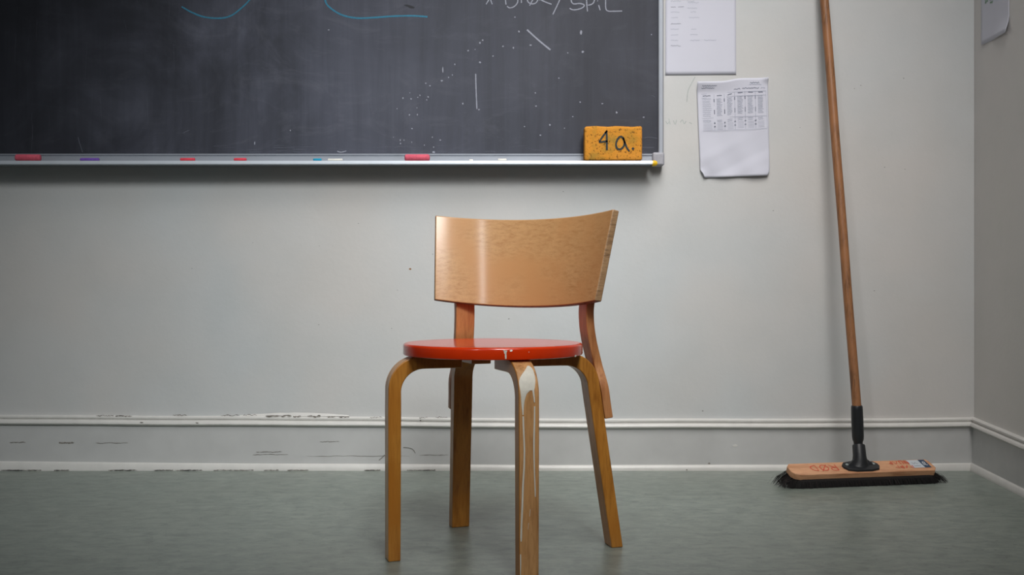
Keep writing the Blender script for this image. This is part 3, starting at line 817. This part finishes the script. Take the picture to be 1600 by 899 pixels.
for j in range(NV):
    bm.faces.new((G[0,0,j], G[1,0,j], G[1,0,j+1], G[0,0,j+1])).material_index = 1
    bm.faces.new((G[0,NU,j], G[0,NU,j+1], G[1,NU,j+1], G[1,NU,j])).material_index = 1
obj('backrest', bm, [M_back, M_edge, M_edged], chair, bevel=.0025, segs=3, label='curved plywood backrest')

# ---------------------------------------------------------------- broom
hx0, hx1 = .762, 1.166      # block ends
hyl, hyr = 2.787, 2.862
root = Vector(((hx0+hx1)/2, (hyl+hyr)/2, 0)); yaw = math.atan2(hyr-hyl, hx1-hx0)
broom = thing('broom', 'wide push broom with wooden handle leaning on the wall in the corner', 'broom', root, (0, 0, yaw))
HL = (hx1-hx0)/2+.012; HW = .030; TILT = math.radians(20)
RT = Matrix.Rotation(TILT, 3, 'X')
BC = Vector((0, 0, .0385))     # centre of block
def bl(x, y, z): return RT @ Vector((x, y, z))+BC
bm = bmesh.new(); tk = .0092
outl = [(-HL,HW*.55),(-HL+.010,HW),(HL-.006,HW),(HL,HW*.6),(HL,-HW*.55),(HL-.010,-HW),(-HL+.022,-HW),(-HL+.006,-HW*.75),(-HL,-HW*.35)]
for z0, z1 in ((-tk, tk),):
    a = [bm.verts.new(bl(x, y, -tk)) for x, y in outl]; b = [bm.verts.new(bl(x, y, tk)) for x, y in outl]
    bm.faces.new(a[::-1]); bm.faces.new(b)
    for i in range(len(outl)): bm.faces.new((a[i], a[(i+1) % len(a)], b[(i+1) % len(a)], b[i]))
block = obj('head_block', bm, M_block, broom, bevel=.002, segs=2, label='pale wooden head block')
# markings on the block (seen upside down from the front)
topz = tk+.0004
def blk(x, y, l): return bl(x, y, tk+l)
bm = bmesh.new()
def letters(strokes, cx, cy, s, ky=1.06, flip=True):
    for st in strokes:
        pts = [((-(x) if flip else x)*s+cx, (-(y) if flip else y)*s*ky+cy) for x, y in st]
        stroke(bm, pts, .0028, blk, 0, smooth=len(pts) > 3, jit=.25, lift=.0006)
R_ = [[(-2.6,-1),(-2.6,1)], [(-2.6,1),(-1.5,.9),(-1.5,.15),(-2.6,0)], [(-2.3,0),(-1.3,-1)]]
O_ = [[(0,1),(-.7,.5),(-.7,-.5),(0,-1),(.7,-.5),(.7,.5),(0,1)], [(-.8,-1.1),(.8,1.1)]]
D_ = [[(1.6,-1),(1.6,1)], [(1.6,1),(2.6,.6),(2.7,-.5),(1.6,-1)]]
letters(R_+O_+D_, -.112, .001, .0140)
N_ = [[(-4,-1),(-4,1),(-3,-1),(-3,1)], [(-2.2,1),(-2.2,-1),(-1.2,-1),(-1.2,1)], [(-.4,-1),(.4,1),(1.2,-1)], [(1.8,-1),(1.8,1),(2.6,.3),(1.8,0)]]
letters(N_, .112, .015, .0085, .9); letters([[(-3,-1),(-3,1),(-2,0),(-3,0)], [(-1.4,-1),(-1.4,1),(-.4,0)]], .094, -.008, .0085, .9)
letters([[(-2,-1),(-2,1),(-1,0)], [(0,-1),(1,1)]], .134, -.008, .0075, .9)
obj('lettering', bm, M_redink, block, normals=False, label='red crayon lettering')
bm = bmesh.new()
blob_l = lambda x0, x1, y0, y1, mi, l: bm.faces.new([bm.verts.new(blk(x, y, l)) for x, y in ((x0,y0),(x1,y0),(x1,y1),(x0,y1))])
f = blob_l(.146, .200, -.016, .026, 0, .0005); f.material_index = 0
f = blob_l(.182, .2015, -.016, .026, 0, .0008); f.material_index = 1
stroke(bm, [(.187,-.004),(.189,.012),(.194,.012),(.192,-.002),(.197,-.004)], .003, blk, 0, lift=.0012)
stroke(bm, [(.156,.012),(.160,.004),(.165,.012),(.171,.004)], .0018, blk, 2, smooth=False, lift=.001); stroke(bm, [(.154,-.006),(.174,-.006)], .0015, blk, 2, smooth=False, lift=.001)
obj('sticker', bm, [M_sticker, M_navy, M_print], block, normals=False, label='white and navy sticker')
# bristles
bm = bmesh.new(); inner = bmesh.new()
# dense core
rings = []
for k, (f, sx, y0, y1) in enumerate(((0, 0, -.024, .024), (.5, .012, -.034, .030), (1, .020, -.038, .034))):
    c0 = bl(0, 0, -tk*.6); top = c0.z
    z = top*(1-f)+.0008
    L = HL-.012+sx
    rings.append([Vector((x, y+c0.y, max(.0006, z+(y*math.sin(TILT) if k == 0 else 0)))) for x, y in ((-L,y0*.7),(-L+.02,y1),(L-.02,y1),(L,y0*.6),(L-.02,y0),(-L+.02,y0))])
sweep(bm, rings, mi=0)
for k in range(5200):
    x = random.uniform(-HL+.004, HL-.004); y = random.uniform(-.026, .026)
    p0 = bl(x, y, -tk*.8)
    e = x/HL; ex = e**3*.026+random.gauss(0, .0035)
    if x < -HL*.86: ex -= random.uniform(0, .020)
    if x > HL*.9: ex += random.uniform(0, .008)
    p2 = Vector((p0.x+ex, p0.y+y*.62-.006+random.gauss(0, .004), max(.0006, random.gauss(.001, .0022) + (abs(e)**10)*random.uniform(0, .012))))
    p1 = p0.lerp(p2, .55)+Vector((0, 0, .0035))+Vector((ex*.15, 0, 0))
    wv = Vector((random.uniform(.5, 1), random.uniform(-.6, .6), 0)).normalized()*random.uniform(.0004, .0008)
    vs = [bm.verts.new(v) for v in (p0-wv, p0+wv, p1+wv, p1-wv, p2+wv*.5, p2-wv*.5)]
    mi = 1 if random.random() < (.12 if abs(e) < .9 else .3) else 0
    bm.faces.new((vs[0], vs[1], vs[2], vs[3])).material_index = mi; bm.faces.new((vs[3], vs[2], vs[4], vs[5])).material_index = mi
obj('bristles', bm, [M_bristle, M_bristle2], broom, kind='stuff', normals=False, smooth=False, label='dark brown bristles')
# socket and handle in world space, then brought under the broom
Minv = (Matrix.Translation(root) @ Matrix.Rotation(yaw, 4, 'Z')).inverted()
def wl(p): return Minv @ Vector(p)
H0 = px(1338.6, 637, 2.845); H1 = px(1288.2, 0, 2.992); hd = (H1-H0).normalized()
Hend = H0+hd*1.44
n = 40; bm = bmesh.new()
pts_ = [H0-hd*.03]+[H0+(Hend-H0)*k/n for k in range(n+1)]
rd_ = [.0125]*(n+1)+[.0122]
tube(bm, [wl(p+Vector((math.sin(i*.5)*.0004, 0, 0))) for i, p in enumerate(pts_)], rd_, 20)
obj('handle', bm, M_handle, broom, label='worn brown wooden handle')
# sleeve
S0 = px(1341.5, 697, 2.842)
bm = bmesh.new()
def at_row(y, dx=0, Y=2.843):
    f = (y-637)/(697-637); x = 1338.8+(1341.0-1338.8)*f+dx; return px(x, y, Y)
rows = [(634.5,.0140),(636,.0153),(640,.0158),(660,.0163),(682,.0160),(688,.0150),(691,.0128),(694,.0122),(700,.0122)]
tube(bm, [wl(at_row(y)) for y, r in rows], [r for y, r in rows], 24)
for sy in (636.5,):
    pass
obj('sleeve', bm, M_black, broom, label='black plastic sleeve around the handle end')
# socket with flange
bm = bmesh.new()
base = RT @ Vector((0, 0, 0))
def sock_w(y, Y): return px(1342.5, y, Y)
fc = wl(px(1339.5, 728.5, 2.838))       # middle of flange on the block's top
fc.y = 0; fc = bl(fc.x, 0.000, tk)
top = wl(px(1341.6, 696, 2.843))
ax = [top, top.lerp(fc, .04), top.lerp(fc, .5), top.lerp(fc, .70), top.lerp(fc, .86), top.lerp(fc, 1.0)]
ax_r = [.0160, .0172, .0180, .0200, .0235, .029]
nb = RT @ Vector((0, 0, 1)); na = (top-fc).normalized(); rings = []
for k, (c, rr_) in enumerate(zip(ax, ax_r)):
    nn_ = na.lerp(nb, min(1, max(0, (k-1)/3.0))).normalized()
    uu = (Vector((1, 0, 0))-nn_*nn_.x).normalized(); vv = nn_.cross(uu)
    rings.append([c+(uu*math.cos(2*math.pi*q_/28)+vv*math.sin(2*math.pi*q_/28)*(1 if k < 4 else .8))*rr_ for q_ in range(28)])
sweep(bm, rings)
# ribs towards the screws
for sgn in (-1, 1):
    a0 = fc+Vector((sgn*.042, 0, .004)); a1 = top.lerp(fc, .55)+Vector((sgn*.012, 0, 0))
    vs = []
    for dy in (-.003, .003): vs.append([bm.verts.new(v+Vector((0, dy, 0))) for v in (a0, a1, fc+Vector((0, 0, .001)), a0-Vector((0,0,.004)))])
    bm.faces.new(vs[0]); bm.faces.new(vs[1][::-1])
    for i in range(4): bm.faces.new((vs[0][i], vs[1][i], vs[1][(i+1) % 4], vs[0][(i+1) % 4]))
# flange plate
ol = [(-.054,-.006),(-.046,-.020),(-.022,-.0265),(.022,-.0265),(.046,-.020),(.054,-.006),(.054,.006),(.046,.018),(.022,.024),(-.022,.024),(-.046,.018),(-.054,.006)]
a = [bm.verts.new(bl(fc.x+x, y, tk+.0002)) for x, y in ol]; b = [bm.verts.new(bl(fc.x+x*.97, y*.95, tk+.006)) for x, y in ol]
bm.faces.new(a[::-1]); bm.faces.new(b)
for i in range(12): bm.faces.new((a[i], a[(i+1) % 12], b[(i+1) % 12], b[i]))
socket = obj('socket', bm, M_black, broom, bevel=.0008, segs=2, label='black plastic socket with screwed flange')
for sgn in (-1, 1):
    bm = bmesh.new(); c = bl(fc.x+sgn*.0395, .004, tk+.0062); nn = RT @ Vector((0, 0, 1))
    tube(bm, [c, c+nn*.0012, c+nn*.0018], [.0046, .0042, .002], 16)
    obj('screw', bm, M_screw, socket)
